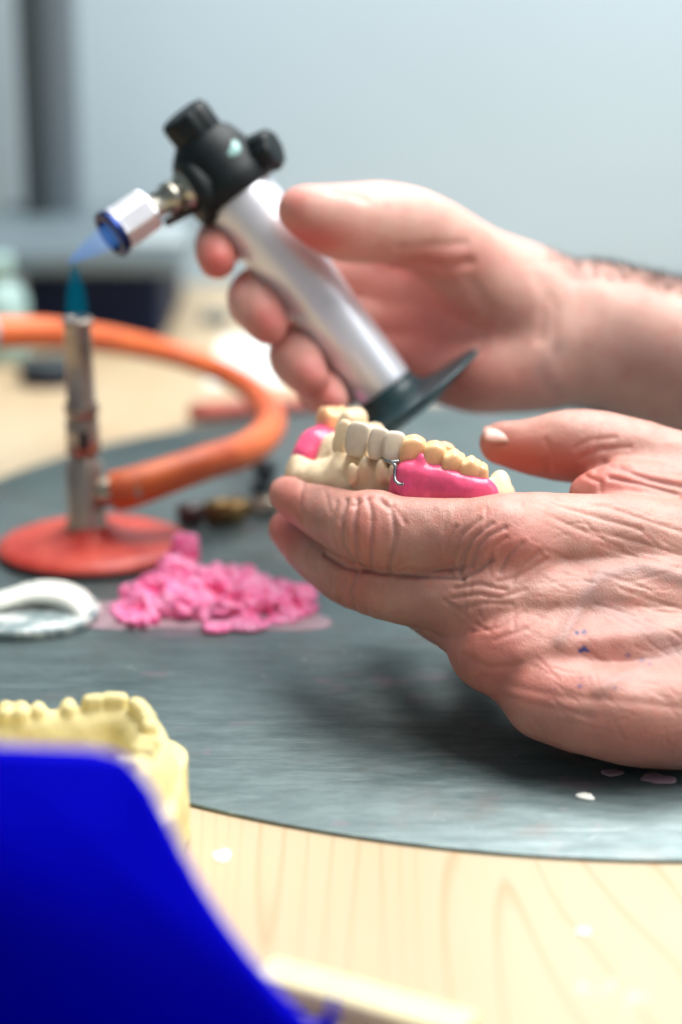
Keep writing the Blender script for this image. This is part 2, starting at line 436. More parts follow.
in1 = Vector(P(113, 492, (Vector(in0) - Vector(CAM)).dot(Vector(FWD)) - .004))
ind = (in1 - in0).normalized(); iL = (in1 - in0).length
bm = bmesh.new(); lathe(bm, in0, ind, [(0, .0055), (.006, .0055), (.008, .0048), (.010, .0065), (.013, .0065), (.014, .0045), (iL + .014, .0045)], 28)
o = link('gas_inlet', from_bm(bm), M['nickel'], burner)
bm = bmesh.new(); lathe(bm, ax0, axd, [(L - .001, .0042), (L + .004, .0052), (L + .012, .0042), (L + .020, .0022), (L + .025, 0)], 24)
o = link('flame', from_bm(bm), M['flame_teal'], burner); o['label'] = 'faint teal gas flame'

# orange hose
dh = (in1 - Vector(CAM)).dot(Vector(FWD))
hp = [tuple(in1) + (.0088,), tuple(P(130, 488, dh)) + (.0088,)] + [tuple(P(*a)) + (r,) for a, r in
      (((158, 479, dh + .005), .0083), ((205, 463, dh + .02), .0078), ((248, 449, dh + .05), .0078), ((271, 424, dh + .10), .0072), ((258, 396, dh + .15), .0068), ((226, 374, dh + .18), .0062),
       ((180, 356, dh + .19), .0062), ((130, 344, dh + .17), .0068), ((90, 337, dh + .14), .0072), ((45, 332, dh + .11), .0074), ((-14, 332, dh + .09), .0078))]
q = cat_rom(hp, 8)
hose = empty('gas_hose', q[len(q) // 2][:3], 'thick orange rubber gas hose looping from the red burner base', 'hose')
bm = bmesh.new(); tube(bm, [a[:3] for a in q], [a[3] for a in q], 24); o = link('tubing', from_bm(bm), M['orange_rubber'], hose)
bm = bmesh.new(); e = Vector(q[-1][:3]); ed = (e - Vector(q[-3][:3])).normalized()
lathe(bm, e - ed * .003, ed, [(0, .0088), (.010, .0088), (.011, .007), (.03, .007), (.031, .0085), (.05, .0085)], 6 * 4)
o = link('connector', from_bm(bm), M['pale_box'], hose); o['label'] = 'pale grey hose connector'
bm = bmesh.new(); tube(bm, [e + ed * .045, e + ed * .10 + Vector((0, .0, -.004)), e + ed * .16 + Vector((0, .01, -.010)), e + ed * .22 + Vector((0, .02, -.018))], .0078, 20)
link('tubing', from_bm(bm), M['orange_rubber'], hose)

# ------------------------------------------------------------------ gas torch
def tk(px, py, d): return Vector(P(px, py, d))
A = tk(240, 197, .757); B = tk(386, 391, .765); tax = (B - A).normalized(); TL = (B - A).length
torch = empty('gas_torch', A, 'silver handheld gas torch with black head, gripped in the far hand', 'torch')
bm = bmesh.new()
lathe(bm, A, tax, [(-.003, .0110), (-.003, .0130), (.0, .0138), (.004, .0146), (TL * .3, .0143), (TL * .62, .0130), (TL - .003, .0123), (TL, .0116)], 64)
link('body', from_bm(bm), M['alu'], torch)
# stand foot
ftd = (tax + Vector(FWD) * .02).normalized()
bm = bmesh.new()
lathe(bm, B - tax * .002, ftd, [(0, .0108), (.001, .0126), (.0045, .0130), (.0068, .0150), (.0085, .0215), (.0095, .0300), (.0100, .0385), (.0106, .0392), (.0116, .0385), (.0130, .030), (.0160, .018), (.0165, .002)], 72)
o = link('foot', from_bm(bm), M['teal_black'], torch); o['label'] = 'flared dark teal plastic foot'
# head
hc = tk(224, 172, .757)
bm = bmesh.new()
lathe(bm, A - tax * .0275, tax, [(-.003, .004), (-.002, .0095), (.002, .0140), (.009, .0162), (.018, .0162), (.020, .0168), (.0265, .0165), (.0275, .0150)], 48)
lathe(bm, tk(233, 172, .757), (tk(190, 194, .752) - tk(233, 172, .757)), [(0, .0115), (.006, .0125), (.0145, .0130), (.0155, .0138), (.0195, .0138), (.0205, .0115)], 36)
o = link('head', from_bm(bm), M['black'], torch)
sh = lambda k, n: (lambda u: 1 + k * abs(math.cos(math.pi * u * n)))
kn = tk(186, 119, .750) - tk(216, 160, .757)
bm = bmesh.new(); lathe(bm, tk(214, 157, .756), kn, [(-.004, .0055), (.0045, .0055), (.0055, .0088), (.007, .0096), (.019, .0098), (.021, .0088), (.0213, .0080)], 72, sect=sh(.07, 10))
o = link('gas_knob', from_bm(bm), M['black'], torch)
k2 = tk(275, 146, .750) - tk(238, 162, .757)
bm = bmesh.new(); lathe(bm, tk(240, 163, .757), k2, [(0, .0052), (.0045, .0052), (.0055, .0066), (.007, .0076), (.0150, .0078), (.0165, .0068), (.0168, .005)], 72, sect=sh(.08, 8))
link('igniter_knob', from_bm(bm), M['black'], torch)
bm = bmesh.new(); lathe(bm, tk(230, 150, .7435), -Vector(FWD) + Vector((0, 0, .5)), [(-.002, .0042), (.0012, .0042), (.002, .0032), (.0021, .001)], 28)
o = link('highlight_spot', from_bm(bm), simple('pale_aqua_highlight', (.35, .62, .60, 1), .25), torch); o['label'] = 'small pale aqua painted highlight on the black head'  # pale disc stands in for a bright highlight on the black head
n0 = tk(196, 186, .752); n1 = tk(149, 209, .745); nd = (n1 - n0).normalized(); nL = (n1 - n0).length
bm = bmesh.new()
lathe(bm, n0, nd, [(-.004, .0066), (.001, .0066), (.0018, .0078), (.0065, .0078), (.0072, .0054), (.0085, .0054), (.0092, .0066), (.0135, .0066), (.0142, .0050), (nL + .002, .0050)], 36)
neck = link('neck', from_bm(bm), M['nickel'], torch)
bm = bmesh.new(); off = -Vector(UP) * .0068 + Vector(RT) * .004
bx(bm, (n0 + n1) / 2 + off, (.0035, .0028, .016), frame_of(nd), .0006); o = link('bracket', from_bm(bm), M['dark_rubber'], neck)
z0 = n1; z1 = tk(112, 234, .739); zd = (z1 - z0).normalized(); zL = (z1 - z0).length
bm = bmesh.new()
lathe(bm, z0, zd, [(-.001, .0046), (0, .0084), (.001, .0092), (zL - .003, .0094), (zL - .002, .0096)], 8)
bmesh.ops.bevel(bm, geom=[e for e in bm.edges], offset=.0004, segments=1, affect='EDGES')
noz = link('nozzle', from_bm(bm), M['chrome'], torch, False)
bm = bmesh.new()
lathe(bm, z0, zd, [(zL - .0025, .0082), (zL - .0024, .0094), (zL + .0005, .0098), (zL + .0012, .0094), (zL + .0012, .0070), (zL - .0015, .0064), (zL - .0015, .001)], 40)
o = link('nozzle_rim', from_bm(bm), M['burnt'], noz); o['label'] = 'heat-blued dark rim of the nozzle'
f0 = z1; f1 = tk(69, 262, .735); fd = (f1 - f0).normalized(); fL = (f1 - f0).length
bm = bmesh.new(); lathe(bm, f0, fd, [(-.001, .0050), (.004, .0052), (fL * .5, .0040), (fL * .85, .0022), (fL + .002, 0)], 24)
o = link('flame', from_bm(bm), M['flame_blue'], torch); o['label'] = 'thin pale blue flame'

# ------------------------------------------------------------------ the near hand (left), back of the hand to the viewer
h = .00065
near = Field(P(220, 830, .60) + [0, -.035, 0], (P(1010, 400, .72) + [0, .03, .02]), h)
near.lo[2] = PZ - .003
near.n = np.ceil((np.array([P(1000, 400, .70)[0], .80, P(600, 390, .69)[2] + .01]) - near.lo) / h).astype(int) + 1
near.D = np.full(near.n, .02, np.float32)
def J(px, py, d, r): return (P(px, py, d), r / 1000)
fing = near.new()
idx = [J(287, 494, .690, 6.4), J(295, 498, .684, 7.6), J(320, 511, .670, 9.4), J(345, 521, .657, 11.0), J(372, 529, .645, 12.3), J(400, 533, .640, 12.4), J(440, 535, .637, 12.6), J(500, 540, .634, 14.0)]
mid = [J(288, 529, .708, 6.8), J(300, 541, .698, 8.2), J(322, 558, .684, 9.8), J(358, 577, .662, 11.6), J(400, 588, .648, 11.8), J(440, 596, .640, 12.4), J(490, 606, .628, 14)]
ring = [J(430, 560, .715, 7.5), J(408, 570, .706, 8.5), J(405, 583, .695, 9.5), J(426, 600, .672, 11), J(464, 622, .648, 12), J(507, 650, .622, 13.5)]
pink = [J(520, 560, .70, 7), J(480, 590, .705, 8), J(476, 608, .692, 9), J(492, 636, .664, 10.5), J(518, 670, .636, 11.5), J(545, 698, .612, 12.5)]
for ch in (idx, mid, ring, pink):
    f = near.new(); f.chain(ch, 0, 5); h_ = .0011
    hh = np.clip(.5 - .5 * (fing.D - f.D) / h_, 0, 1); fing.D = fing.D * hh + f.D * (1 - hh) - h_ * hh * (1 - hh)
fing.ell(P(372, 527, .643), (.0125, .0125, .0118), k=.004)
palm = near
palm.chain([J(505, 539, .636, 14), J(560, 541, .640, 14.8), J(650, 548, .645, 16), J(760, 585, .650, 20), J(860, 615, .656, 24)], .004, 4)
palm.chain([J(500, 606, .628, 13.5), J(560, 610, .632, 15), J(650, 610, .638, 18), J(760, 622, .645, 22), J(860, 625, .652, 26)], .005, 4)
palm.chain([J(505, 652, .622, 13), J(560, 660, .622, 15), J(650, 662, .628, 18), J(760, 655, .640, 22), J(860, 632, .652, 26)], .005, 4)
palm.chain([J(548, 697, .612, 12), J(600, 713, .607, 12.5), J(660, 716, .608, 14.5), J(740, 700, .620, 19), J(860, 640, .652, 26)], .005, 4)
palm.chain([J(540, 660, .650, 13), J(620, 690, .642, 16), J(700, 680, .648, 20)], .006, 4)     # heel of the palm
palm.chain([J(860, 625, .653, 28), J(940, 628, .662, 30), J(1100, 640, .68, 34)], .008, 4)
thumb = near.new()
thumb.chain([J(499, 443, .690, 6.8), J(508, 444, .689, 7.8), J(535, 446, .686, 10.0), J(560, 446, .684, 12.0), J(585, 447, .682, 12.9), J(615, 452, .681, 12.8), J(660, 470, .678, 15), J(720, 500, .672, 19), J(800, 560, .664, 24)], .001, 5)
thumb.ell(P(640, 494, .662), (.024, .014, .0115), k=.006)
fing.merge(thumb, .0015)
palm.ell(P(505, 546, .628), (.016, .012, .014), k=.006)      # knuckles
palm.ell(P(486, 650, .630), (.012, .012, .013), k=.006)
palm.merge(fing, .0045)
palm.floor(PZ + .0002)
del fing, thumb
# skin creases: (polyline over the hand, half width px, depth mm, sign)
CR = [([(336, 502), (332, 528), (340, 552)], 2.2, .35), ([(346, 500), (341, 520), (344, 545), (354, 562)], 2.4, .75), ([(357, 500), (354, 525), (358, 560), (368, 570)], 2.4, .7),
      ([(368, 498), (372, 515), (371, 540), (372, 568)], 2.2, .55), ([(380, 498), (392, 512), (395, 535), (390, 570)], 2.4, .6), ([(392, 502), (404, 522)], 2, .35), ([(352, 506), (372, 497), (392, 507)], 2, .4),
      ([(303, 482), (300, 505), (303, 522)], 2.2, .35), ([(325, 492), (330, 512)], 2, .25),
      ([(346, 574), (339, 590), (343, 606)], 2.2, .5), ([(357, 572), (350, 592), (356, 612)], 2.2, .55), ([(333, 573), (331, 592)], 2, .4), ([(368, 578), (364, 600), (370, 616)], 2, .35),
      ([(310, 545), (345, 567), (385, 573), (430, 577), (462, 579)], 2.6, .9), ([(462, 579), (480, 570), (492, 560)], 2.4, .8),
      ([(452, 574), (453, 555), (462, 535), (480, 520)], 2.2, .5), ([(461, 574), (463, 556), (474, 538), (492, 524)], 2.2, .6), ([(444, 562), (446, 545), (456, 527)], 2, .35),
      ([(472, 566), (476, 550), (488, 536), (505, 528)], 2.2, .55), ([(489, 560), (492, 548), (505, 538)], 2, .5), ([(500, 572), (508, 556), (522, 543)], 2.2, .55), ([(512, 582), (522, 566), (538, 552)], 2.2, .5),
      ([(498, 582), (520, 576), (545, 560)], 2.2, .4), ([(455, 588), (480, 584), (505, 590)], 2.2, .5), ([(452, 598), (476, 594), (500, 598), (525, 590)], 2, .4), ([(460, 610), (485, 603), (512, 604)], 2, .35),
      ([(445, 600), (470, 620), (490, 632)], 2, .35), ([(470, 632), (500, 628), (525, 612)], 2, .3), ([(465, 655), (490, 668), (520, 664)], 2.4, .35),
      ([(480, 678), (520, 688), (560, 697), (610, 700), (682, 708)], 4, .3), ([(500, 695), (540, 706), (590, 716)], 3, .2), ([(495, 640), (530, 628), (556, 606)], 2.4, .3),
      ([(540, 500), (580, 512), (640, 530)], 2.2, .35), ([(525, 505), (570, 525), (620, 548)], 2.2, .3), ([(560, 498), (610, 508), (682, 532)], 2.2, .35), ([(600, 545), (640, 560), (682, 572)], 2.2, .3),
      ([(590, 530), (640, 543), (682, 556)], 2.2, .3), ([(620, 590), (650, 600), (682, 610)], 2, .25),
      ([(596, 470), (604, 463), (625, 470), (650, 480), (682, 487)], 2.8, .9), ([(586, 476), (600, 482), (600, 490)], 2.2, .5), ([(610, 478), (640, 484), (676, 494)], 2.2, .6), ([(620, 466), (650, 470), (682, 476)], 2.2, .4),
      ([(545, 440), (552, 455), (548, 474)], 2.6, .3), ([(575, 448), (590, 440), (615, 438)], 2.2, .35), ([(580, 458), (600, 450), (630, 447)], 2.2, .4), ([(590, 466), (596, 440), (600, 425)], 2, .25)]
rr = random.Random(5)
for i in range(110):       # fine wrinkles running over the back of the hand
    x = rr.uniform(520, 720); y = rr.uniform(505, 735); a = rr.gauss(.28, .22) if y < 620 else rr.gauss(.6, .4); l = rr.uniform(12, 42)
    CR.append(([(x, y), (x + l * .5 * math.cos(a), y + l * .5 * math.sin(a) + rr.uniform(-2, 2)), (x + l * math.cos(a), y + l * math.sin(a))], 1.5, rr.uniform(.06, .16)))
for i in range(26):
    x = rr.uniform(400, 520); y = rr.uniform(500, 620); a = rr.gauss(1.9, .4); l = rr.uniform(8, 24)
    CR.append(([(x, y), (x + l * math.cos(a), y + l * math.sin(a))], 1.8, rr.uniform(.12, .25)))
def ndisp(v, q):
    N = normals(v, q); S = to_px(v); face = np.clip(-(N @ FWD) * 3, 0, 1)
    amt = np.zeros(len(v))
    for poly, w, dep in CR:
        dep = dep * .85; a = np.array(poly); lo = a.min(0) - 12; hi = a.max(0) + 12
        m = np.all((S[:, :2] > lo) & (S[:, :2] < hi), axis=1) & (S[:, 2] < .70)
        if a[:, 1].mean() > 492 or a[:, 0].mean() < 450: m &= S[:, 2] < (.664 if a[:, 0].mean() > 345 else .70)
        i = np.nonzero(m)[0]
        if not len(i): continue
        d = seg_dist(S[i][:, :2], poly)
        amt[i] += dep * .001 * (np.exp(-(d / w) ** 2) - .28 * np.exp(-((d - 2.4 * w) / (1.4 * w)) ** 2))
    amt *= face
    # veins and tendons raised a little, and an uneven surface
    up = np.zeros(len(v))
    for poly, w, hgt in (([(560, 640), (600, 575), (640, 568), (720, 590)], 8, .9), ([(520, 655), (600, 640), (680, 632), (760, 640)], 10, .8), ([(540, 600), (600, 590), (700, 600)], 12, .7), ([(600, 690), (650, 660), (720, 650)], 7, .6), ([(520, 545), (600, 552), (700, 575)], 13, .8)):
        d = seg_dist(S[:, :2], poly); up += hgt * .001 * np.exp(-(d / w) ** 2)
    up *= face * (S[:, 2] < .66)
    up += .0009 * vnoise(v, 75) + .0004 * vnoise(v, 210)
    keep = np.clip((v[:, 2] - PZ - .0012) / .002, 0, 1)
    return v + N * ((up - amt) * keep)[:, None]
def ntint(v):
    S = to_px(v); t = np.zeros((len(v), 3))
    for x, y, rx, ry, a, dm in ((365, 535, 28, 40, .55, .70), (350, 590, 24, 26, .5, .70), (505, 545, 45, 28, .6, .66), (485, 645, 45, 34, .6, .66), (520, 690, 60, 22, .4, .66), (285, 500, 18, 26, .7, .72), (285, 535, 18, 22, .9, .75),
                                (510, 455, 34, 20, .9, .8), (560, 465, 50, 24, .7, .8), (630, 480, 50, 16, .6, .8), (610, 660, 80, 40, .25, .66), (640, 740, 80, 22, .4, .68)):
        t[:, 0] += a * np.exp(-((S[:, 0] - x) / rx) ** 2 - ((S[:, 1] - y) / ry) ** 2) * (S[:, 2] < dm)
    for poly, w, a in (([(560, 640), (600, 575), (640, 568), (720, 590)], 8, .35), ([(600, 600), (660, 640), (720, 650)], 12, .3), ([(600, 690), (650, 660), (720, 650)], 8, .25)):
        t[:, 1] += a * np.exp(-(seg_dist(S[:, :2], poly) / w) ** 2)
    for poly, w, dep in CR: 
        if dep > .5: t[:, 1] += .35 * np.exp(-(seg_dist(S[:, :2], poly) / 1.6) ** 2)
    for x, y, r, a in ((577, 633, 2.4, .8), (584, 632, 2.6, .85), (584, 649, 3.2, 1), (580, 651, 2.2, .9), (588, 651, 1.8, .9), (580, 686, 2.4, .75), (581, 678, 1.4, .5), (615, 688, 2, .5), (591, 677, 1.4, .5), (628, 655, 2.6, .5), (642, 660, 3, .4), (650, 664, 2.4, .4), (600, 697, 1.5, .4), (554, 689, 1.6, .3)):
        t[:, 2] += a * np.exp(-(((S[:, 0] - x) ** 2 + (S[:, 1] - y) ** 2) / r ** 2) ** 2)
    t[:, 2] *= S[:, 2] < .66
    return np.clip(t, 0, 1)
person = empty('person', P(900, 640, .66), 'person mostly out of frame, bare hands holding a dental cast and a gas torch', 'person')
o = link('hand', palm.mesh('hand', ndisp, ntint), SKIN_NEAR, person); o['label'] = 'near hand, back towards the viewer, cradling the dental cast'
hand_near = o
del near, palm
def nail(c, nrm, along, w, l, parent, curve=.35):
    nrm = Vector(nrm).normalized(); al = Vector(along); al = (al - nrm * al.dot(nrm)).normalized(); sd = nrm.cross(al)
    bm = bmesh.new(); g = {}
    for s_ in (0, 1):
        for i in range(9):
            for j in range(9):
                u = (i / 8 - .5) * 2; v_ = (j / 8 - .5) * 2; uu = u * math.sqrt(max(0, 1 - .35 * v_ ** 4)); 
                x = uu * w / 2; y = v_ * l / 2 * (1 - .12 * u * u); z = -curve * w * .5 * uu * uu - .0006 * v_ * v_ - .0008 * s_
                g[s_, i, j] = bm.verts.new(Vector(c) + sd * x + al * y + nrm * z)
    for s_ in (0, 1):
        for i in range(8):
            for j in range(8): bm.faces.new((g[s_, i, j], g[s_, i + 1, j], g[s_, i + 1, j + 1], g[s_, i, j + 1]))
    for k in range(8):
        for (a, b) in (((k, 0), (k + 1, 0)), ((k, 8), (k + 1, 8)), ((0, k), (0, k + 1)), ((8, k), (8, k + 1))):
            bm.faces.new((g[0, *a], g[0, *b], g[1, *b], g[1, *a]))
    return link('fingernail', from_bm(bm), M['nail'], parent)
nail(P(502, 428, .6845), UP * .88 - FWD * .45, P(480, 432, .69) - P(515, 428, .688), .0125, .0135, hand_near)
nail(P(281, 493, .690) + [-.0028, .002, .001], RT * -.8 - FWD * .0 + UP * .35, P(276, 497, .69) - P(290, 484, .685), .009, .008, hand_near)

# ------------------------------------------------------------------ the far hand (right), gripping the torch
h = .0009
lo = np.array([P(185, 300, .78)[0], .70, P(400, 470, .78)[2]]); hi = np.array([P(980, 300, .86)[0], .90, P(400, 150, .75)[2] + .01])
far = Field(lo, hi, h); fing = far.new()
fi = [J(217, 260, .752, 7.4), J(216, 250, .756, 8.6), J(223, 240, .768, 10), J(243, 232, .786, 11), J(285, 222, .803, 10.5), J(340, 224, .808, 11.5), J(405, 245, .805, 13)]
fm = [J(268, 326, .748, 7.4), J(262, 316, .751, 9.2), J(254, 301, .762, 11), J(268, 292, .785, 12.5), J(300, 276, .806, 11), J(350, 272, .812, 12), J(412, 285, .808, 14)]
fr = [J(310, 378, .748, 7.6), J(303, 369, .751, 9.2), J(295, 355, .763, 11), J(308, 345, .785, 12.5), J(325, 326, .806, 11), J(365, 318, .812, 12), J(420, 322, .808, 14)]
fp = [J(331, 402, .752, 6.4), J(325, 396, .756, 8.2), J(320, 386, .768, 9.6), J(326, 376, .787, 11), J(345, 362, .804, 10), J(380, 356, .808, 11), J(430, 355, .805, 13)]
for ch in (fi, fm, fr, fp):
    f = far.new(); f.chain(ch, 0, 5); hh = np.clip(.5 - .5 * (fing.D - f.D) / .0015, 0, 1); fing.D = fing.D * hh + f.D * (1 - hh) - .0015 * hh * (1 - hh)
th = far.new()
th.chain([J(299, 209, .735, 8.0), J(308, 212, .735, 10.0), J(325, 218, .737, 12.5), J(350, 222, .741, 15), J(385, 224, .748, 15.5), J(425, 234, .760, 16), J(480, 275, .785, 19), J(535, 312, .80, 23)], .001, 5)
far.chain([J(405, 245, .805, 13), J(450, 262, .803, 17), J(510, 296, .803, 21), J(560, 326, .805, 24)], .006, 4)
far.chain([J(412, 285, .808, 14), J(460, 305, .806, 17), J(510, 322, .805, 21), J(560, 334, .806, 25)], .006, 4)
far.chain([J(420, 325, .808, 13), J(460, 340, .806, 17), J(510, 340, .805, 21), J(560, 338, .806, 26)], .006, 4)
far.chain([J(425, 358, .804, 11), J(460, 372, .797, 13), J(500, 370, .795, 16), J(560, 345, .803, 24)], .006, 4)
far.chain([J(560, 334, .805, 25.5), J(600, 338, .808, 26.5), J(680, 362, .82, 29.5), J(800, 395, .84, 34), J(960, 425, .86, 38)], .006, 4)
far.chain([J(595, 318, .800, 22), J(700, 350, .81, 27)], .006, 4)
fing.chain([J(292, 315, .790, 9), J(312, 340, .790, 9), J(345, 385, .790, 9)], 0, 3)
fing.merge(th, .0015); far.merge(fing, .005)
def fdisp(v, q):
    N = normals(v, q); S = to_px(v); face = np.clip(-(N @ FWD) * 3, 0, 1); amt = np.zeros(len(v))
    for poly, w, dep in (([(395, 266), (420, 262), (445, 268), (470, 262)], 5, 2.4), ([(330, 192), (350, 195), (365, 200)], 4, .5), ([(400, 250), (430, 246), (465, 244)], 5, .8), ([(250, 283), (243, 300), (247, 320)], 3, .4), ([(530, 262), (545, 300), (540, 340)], 5, .6), ([(545, 280), (556, 310), (552, 350)], 5, .5), ([(470, 280), (490, 310), (480, 350)], 6, .8)):
        amt += dep * .001 * np.exp(-(seg_dist(S[:, :2], poly) / w) ** 2)
    return v + N * (.0016 * vnoise(v, 60) - amt * face)[:, None]
def ftint(v):
    S = to_px(v); t = np.zeros((len(v), 3))
    for x, y, rx, ry, a in ((217, 262, 24, 30, .95), (268, 322, 24, 28, .8), (310, 372, 24, 24, .7), (330, 400, 16, 16, .7), (310, 240, 50, 20, .95), (295, 205, 16, 22, .5), (430, 262, 60, 20, .6), (430, 330, 60, 50, .6), (500, 380, 60, 24, .3)):
        t[:, 0] += a * np.exp(-((S[:, 0] - x) / rx) ** 2 - ((S[:, 1] - y) / ry) ** 2)
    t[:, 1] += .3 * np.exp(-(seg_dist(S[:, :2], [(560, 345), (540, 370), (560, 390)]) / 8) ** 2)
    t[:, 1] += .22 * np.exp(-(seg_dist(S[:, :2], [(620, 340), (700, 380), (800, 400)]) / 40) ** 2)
    return np.clip(t, 0, 1)
hand_far = link('hand', far.mesh('hand', fdisp, ftint), SKIN_FAR, person); hand_far['label'] = 'far hand and forearm, fingers curled round the silver torch'
me = hand_far.data; nv = len(me.vertices); vco = np.empty(nv * 3, np.float32); me.vertices.foreach_get('co', vco); vco = vco.reshape(-1, 3)
vno = np.empty(nv * 3, np.float32); me.vertex_normals.foreach_get('vector', vno); vno = vno.reshape(-1, 3)
S = to_px(vco.astype(float)); cand = np.nonzero((S[:, 0] > 545) & (S[:, 0] < 960) & ((vno @ UP > .62) | (vno @ FWD > -.15)))[0]
bm = bmesh.new(); pick = np.random.RandomState(1).choice(cand, min(14000, len(cand)), replace=False)
for i in pick:
    p = Vector(vco[i]); n = Vector(vno[i]); l = rnd.uniform(.003, .0075) * min(1, .35 + (S[i, 0] - 540) / 120); d = (n * .40 + Vector((-.6 + rnd.gauss(0, .3), rnd.gauss(0, .3), rnd.gauss(0, .2)))).normalized()
    s_ = d.cross(n).normalized() * .00016; m_ = p + d * l * .5 + n * l * .12; e = p + d * l
    a, b, c_, d_, t_ = [bm.verts.new(x) for x in (p - s_ - n * .0005, p + s_ - n * .0005, m_ + s_ * .7, m_ - s_ * .7, e)]
    bm.faces.new((a, b, c_, d_)); bm.faces.new((d_, c_, t_))
    k_ = bm.verts.new(p + n.cross(s_) * 1.0); bm.faces.new((a, k_, d_)); bm.faces.new((b, k_, c_))
o = link('arm_hair', from_bm(bm), M['hair'], hand_far); o['kind'] = 'stuff'; o['label'] = 'fine dark hair along the forearm'

# ------------------------------------------------------------------ dental cast held in the near hand
def crown(bm, c, up, out, w, dpt, hgt, kind='molar'):
    """one tooth crown: c = centre, up = biting direction, out = cheek side"""
    up = Vector(up).normalized(); out = Vector(out); out = (out - up * out.dot(up)).normalized(); sd = up.cross(out)
    g = bmesh.ops.create_cube(bm, size=2); bmesh.ops.subdivide_edges(bm, edges=list({e for v in g['verts'] for e in v.link_edges}), cuts=7, use_grid_fill=True)
    vs = [v for v in bm.verts if v.index == -1 or not v.tag]
    for v in vs:
        if v.tag: continue
        x, y, z = v.co; m_ = max(abs(x), abs(y), abs(z)); l = v.co.length
        f = 5.5; pn = (abs(x) ** f + abs(y) ** f + abs(z) ** f) ** (1 / f)
        x, y, z = [q_ / pn * (.72 + .28 * (pn / l)) if l > 0 else q_ for q_ in (x, y, z)]
        tp = 1 - .20 * max(0, -z) ** 1.5 - (.10 if kind == 'molar' else .05) * max(0, z) ** 2
        if kind == 'molar':
            z2 = z + (.16 * math.cos(math.pi * 1.7 * x) * abs(y) - .16 * (1 - abs(y))) * max(0, z)
            x2, y2 = x * tp, y * tp
        elif kind == 'premolar':
            z2 = z + (.20 * abs(y) - .12 + .18 * (1 - abs(x))) * max(0, z); x2, y2 = x * tp, y * tp
        else:
            z2 = z - .05 * abs(x) ** 3 * max(0, z); x2 = x * tp; y2 = y * (.75 - .38 * z) + .12 * (1 - z)
        v.co = Vector(c) + sd * (x2 * w / 2) + out * (y2 * dpt / 2) + up * (z2 * hgt / 2); v.tag = True
cast_d = .668
def AR(*a): return P(*a)
mup = Vector(UP) * .93 + Vector(RT) * .12 - Vector(FWD) * .34    # biting direction: tilted towards the viewer
mup.normalize(); mu = np.array(mup)
# line of the gums (crown bases), near limb to the right, far limb going away
gum = [(330, 437, .706), (336, 441, .690), (345, 450, .674), (361, 457, .662), (380, 461, .655), (396, 464, .652), (415, 470, .649), (436, 474, .647), (456, 479, .645), (472, 484, .643), (500, 492, .642)]
gw = [P(*g_) for g_ in gum]
cast = empty('dental_cast', P(390, 495, .665), 'cream plaster dental cast resting on the near hand, carrying a pink denture', 'dental cast')
lo = np.min(gw, axis=0) - .02; hi = np.max(gw, axis=0) + [.03, .04, .02]
f = Field(lo, hi, .0005)
ridge = cat_rom(gw, 4)
for a, b in zip(ridge, ridge[1:]):
    for t_, r_ in ((.002, .0034), (.006, .0046), (.010, .0056), (.0145, .0062)):
        f.cone(a - mu * t_ + FWD * .003, b - mu * t_ + FWD * .003, r_, r_, .003)
for (px_, py_, d_, w_) in ((302, 471, .70, .0055), (500, 492, .650, .0042)): f.ell(P(px_, py_, d_), (w_, .009, .0075), k=.003)
f.chain([(P(298, 480, .70), .0045), (P(330, 482, .675), .006), (P(400, 494, .66), .006), (P(502, 498, .655), .0042)], .004, 4)
f.chain([(P(306, 474, .705), .005), (P(322, 457, .715), .006), (P(345, 448, .725), .005)], .004, 4)
rs = np.random.RandomState(2)
for px_, py_, d_ in ((350, 456, .662), (366, 460, .655), (382, 463, .650), (340, 452, .668), (394, 466, .648)):   # gum scallops
    f.ell(P(px_, py_ + 9, d_), (.0022, .0022, .0045), k=.002)
f.ell(P(338, 478, .668), (.003, .003, .006), k=.003); f.ell(P(352, 474, .6555), (.0018, .0018, .004), k=.002)
f.noise(.0003, 260)
link('plaster_base', f.mesh('plaster_base'), M['stone'], cast)
def put_crown(px_, py_, d_, w, hgt, dp, kind, mat, parent, name, outv, lab=None, up=None):
    bm = bmesh.new(); crown(bm, P(px_, py_, d_), up or mup, outv, w * 1.2, dp * 1.1, hgt * (1.16 if mat == M['acrylic'] else 1.03), kind); o = link(name, from_bm(bm), mat, parent)
    if lab: o['label'] = lab
    return o
V = lambda *a: Vector(RT) * a[0] + Vector(UP) * a[1] + Vector(FWD) * a[2]
put_crown(345, 437, .668, .0062, .0120, .006, 'incisor', M['stone'], cast, 'tooth', V(-.75, 0, -.65))
put_crown(359, 439, .6585, .0078, .0118, .006, 'incisor', M['ceramic'], cast, 'tooth', V(-.35, 0, -.95), 'beige ceramic tooth')
put_crown(379, 443, .6525, .0062, .0108, .006, 'incisor', M['ceramic'], cast, 'tooth', V(-.12, 0, -1), 'beige ceramic tooth')
put_crown(394, 446, .6495, .0066, .0104, .007, 'incisor', M['ceramic'], cast, 'tooth', V(.0, 0, -1), 'beige ceramic tooth')
put_crown(347, 424, .688, .0060, .0090, .006, 'incisor', M['stone'], cast, 'tooth', V(-.8, 0, -.5))
put_crown(370, 437, .712, .0085, .0090, .009, 'premolar', M['stone'], cast, 'tooth', V(-.8, 0, -.5))
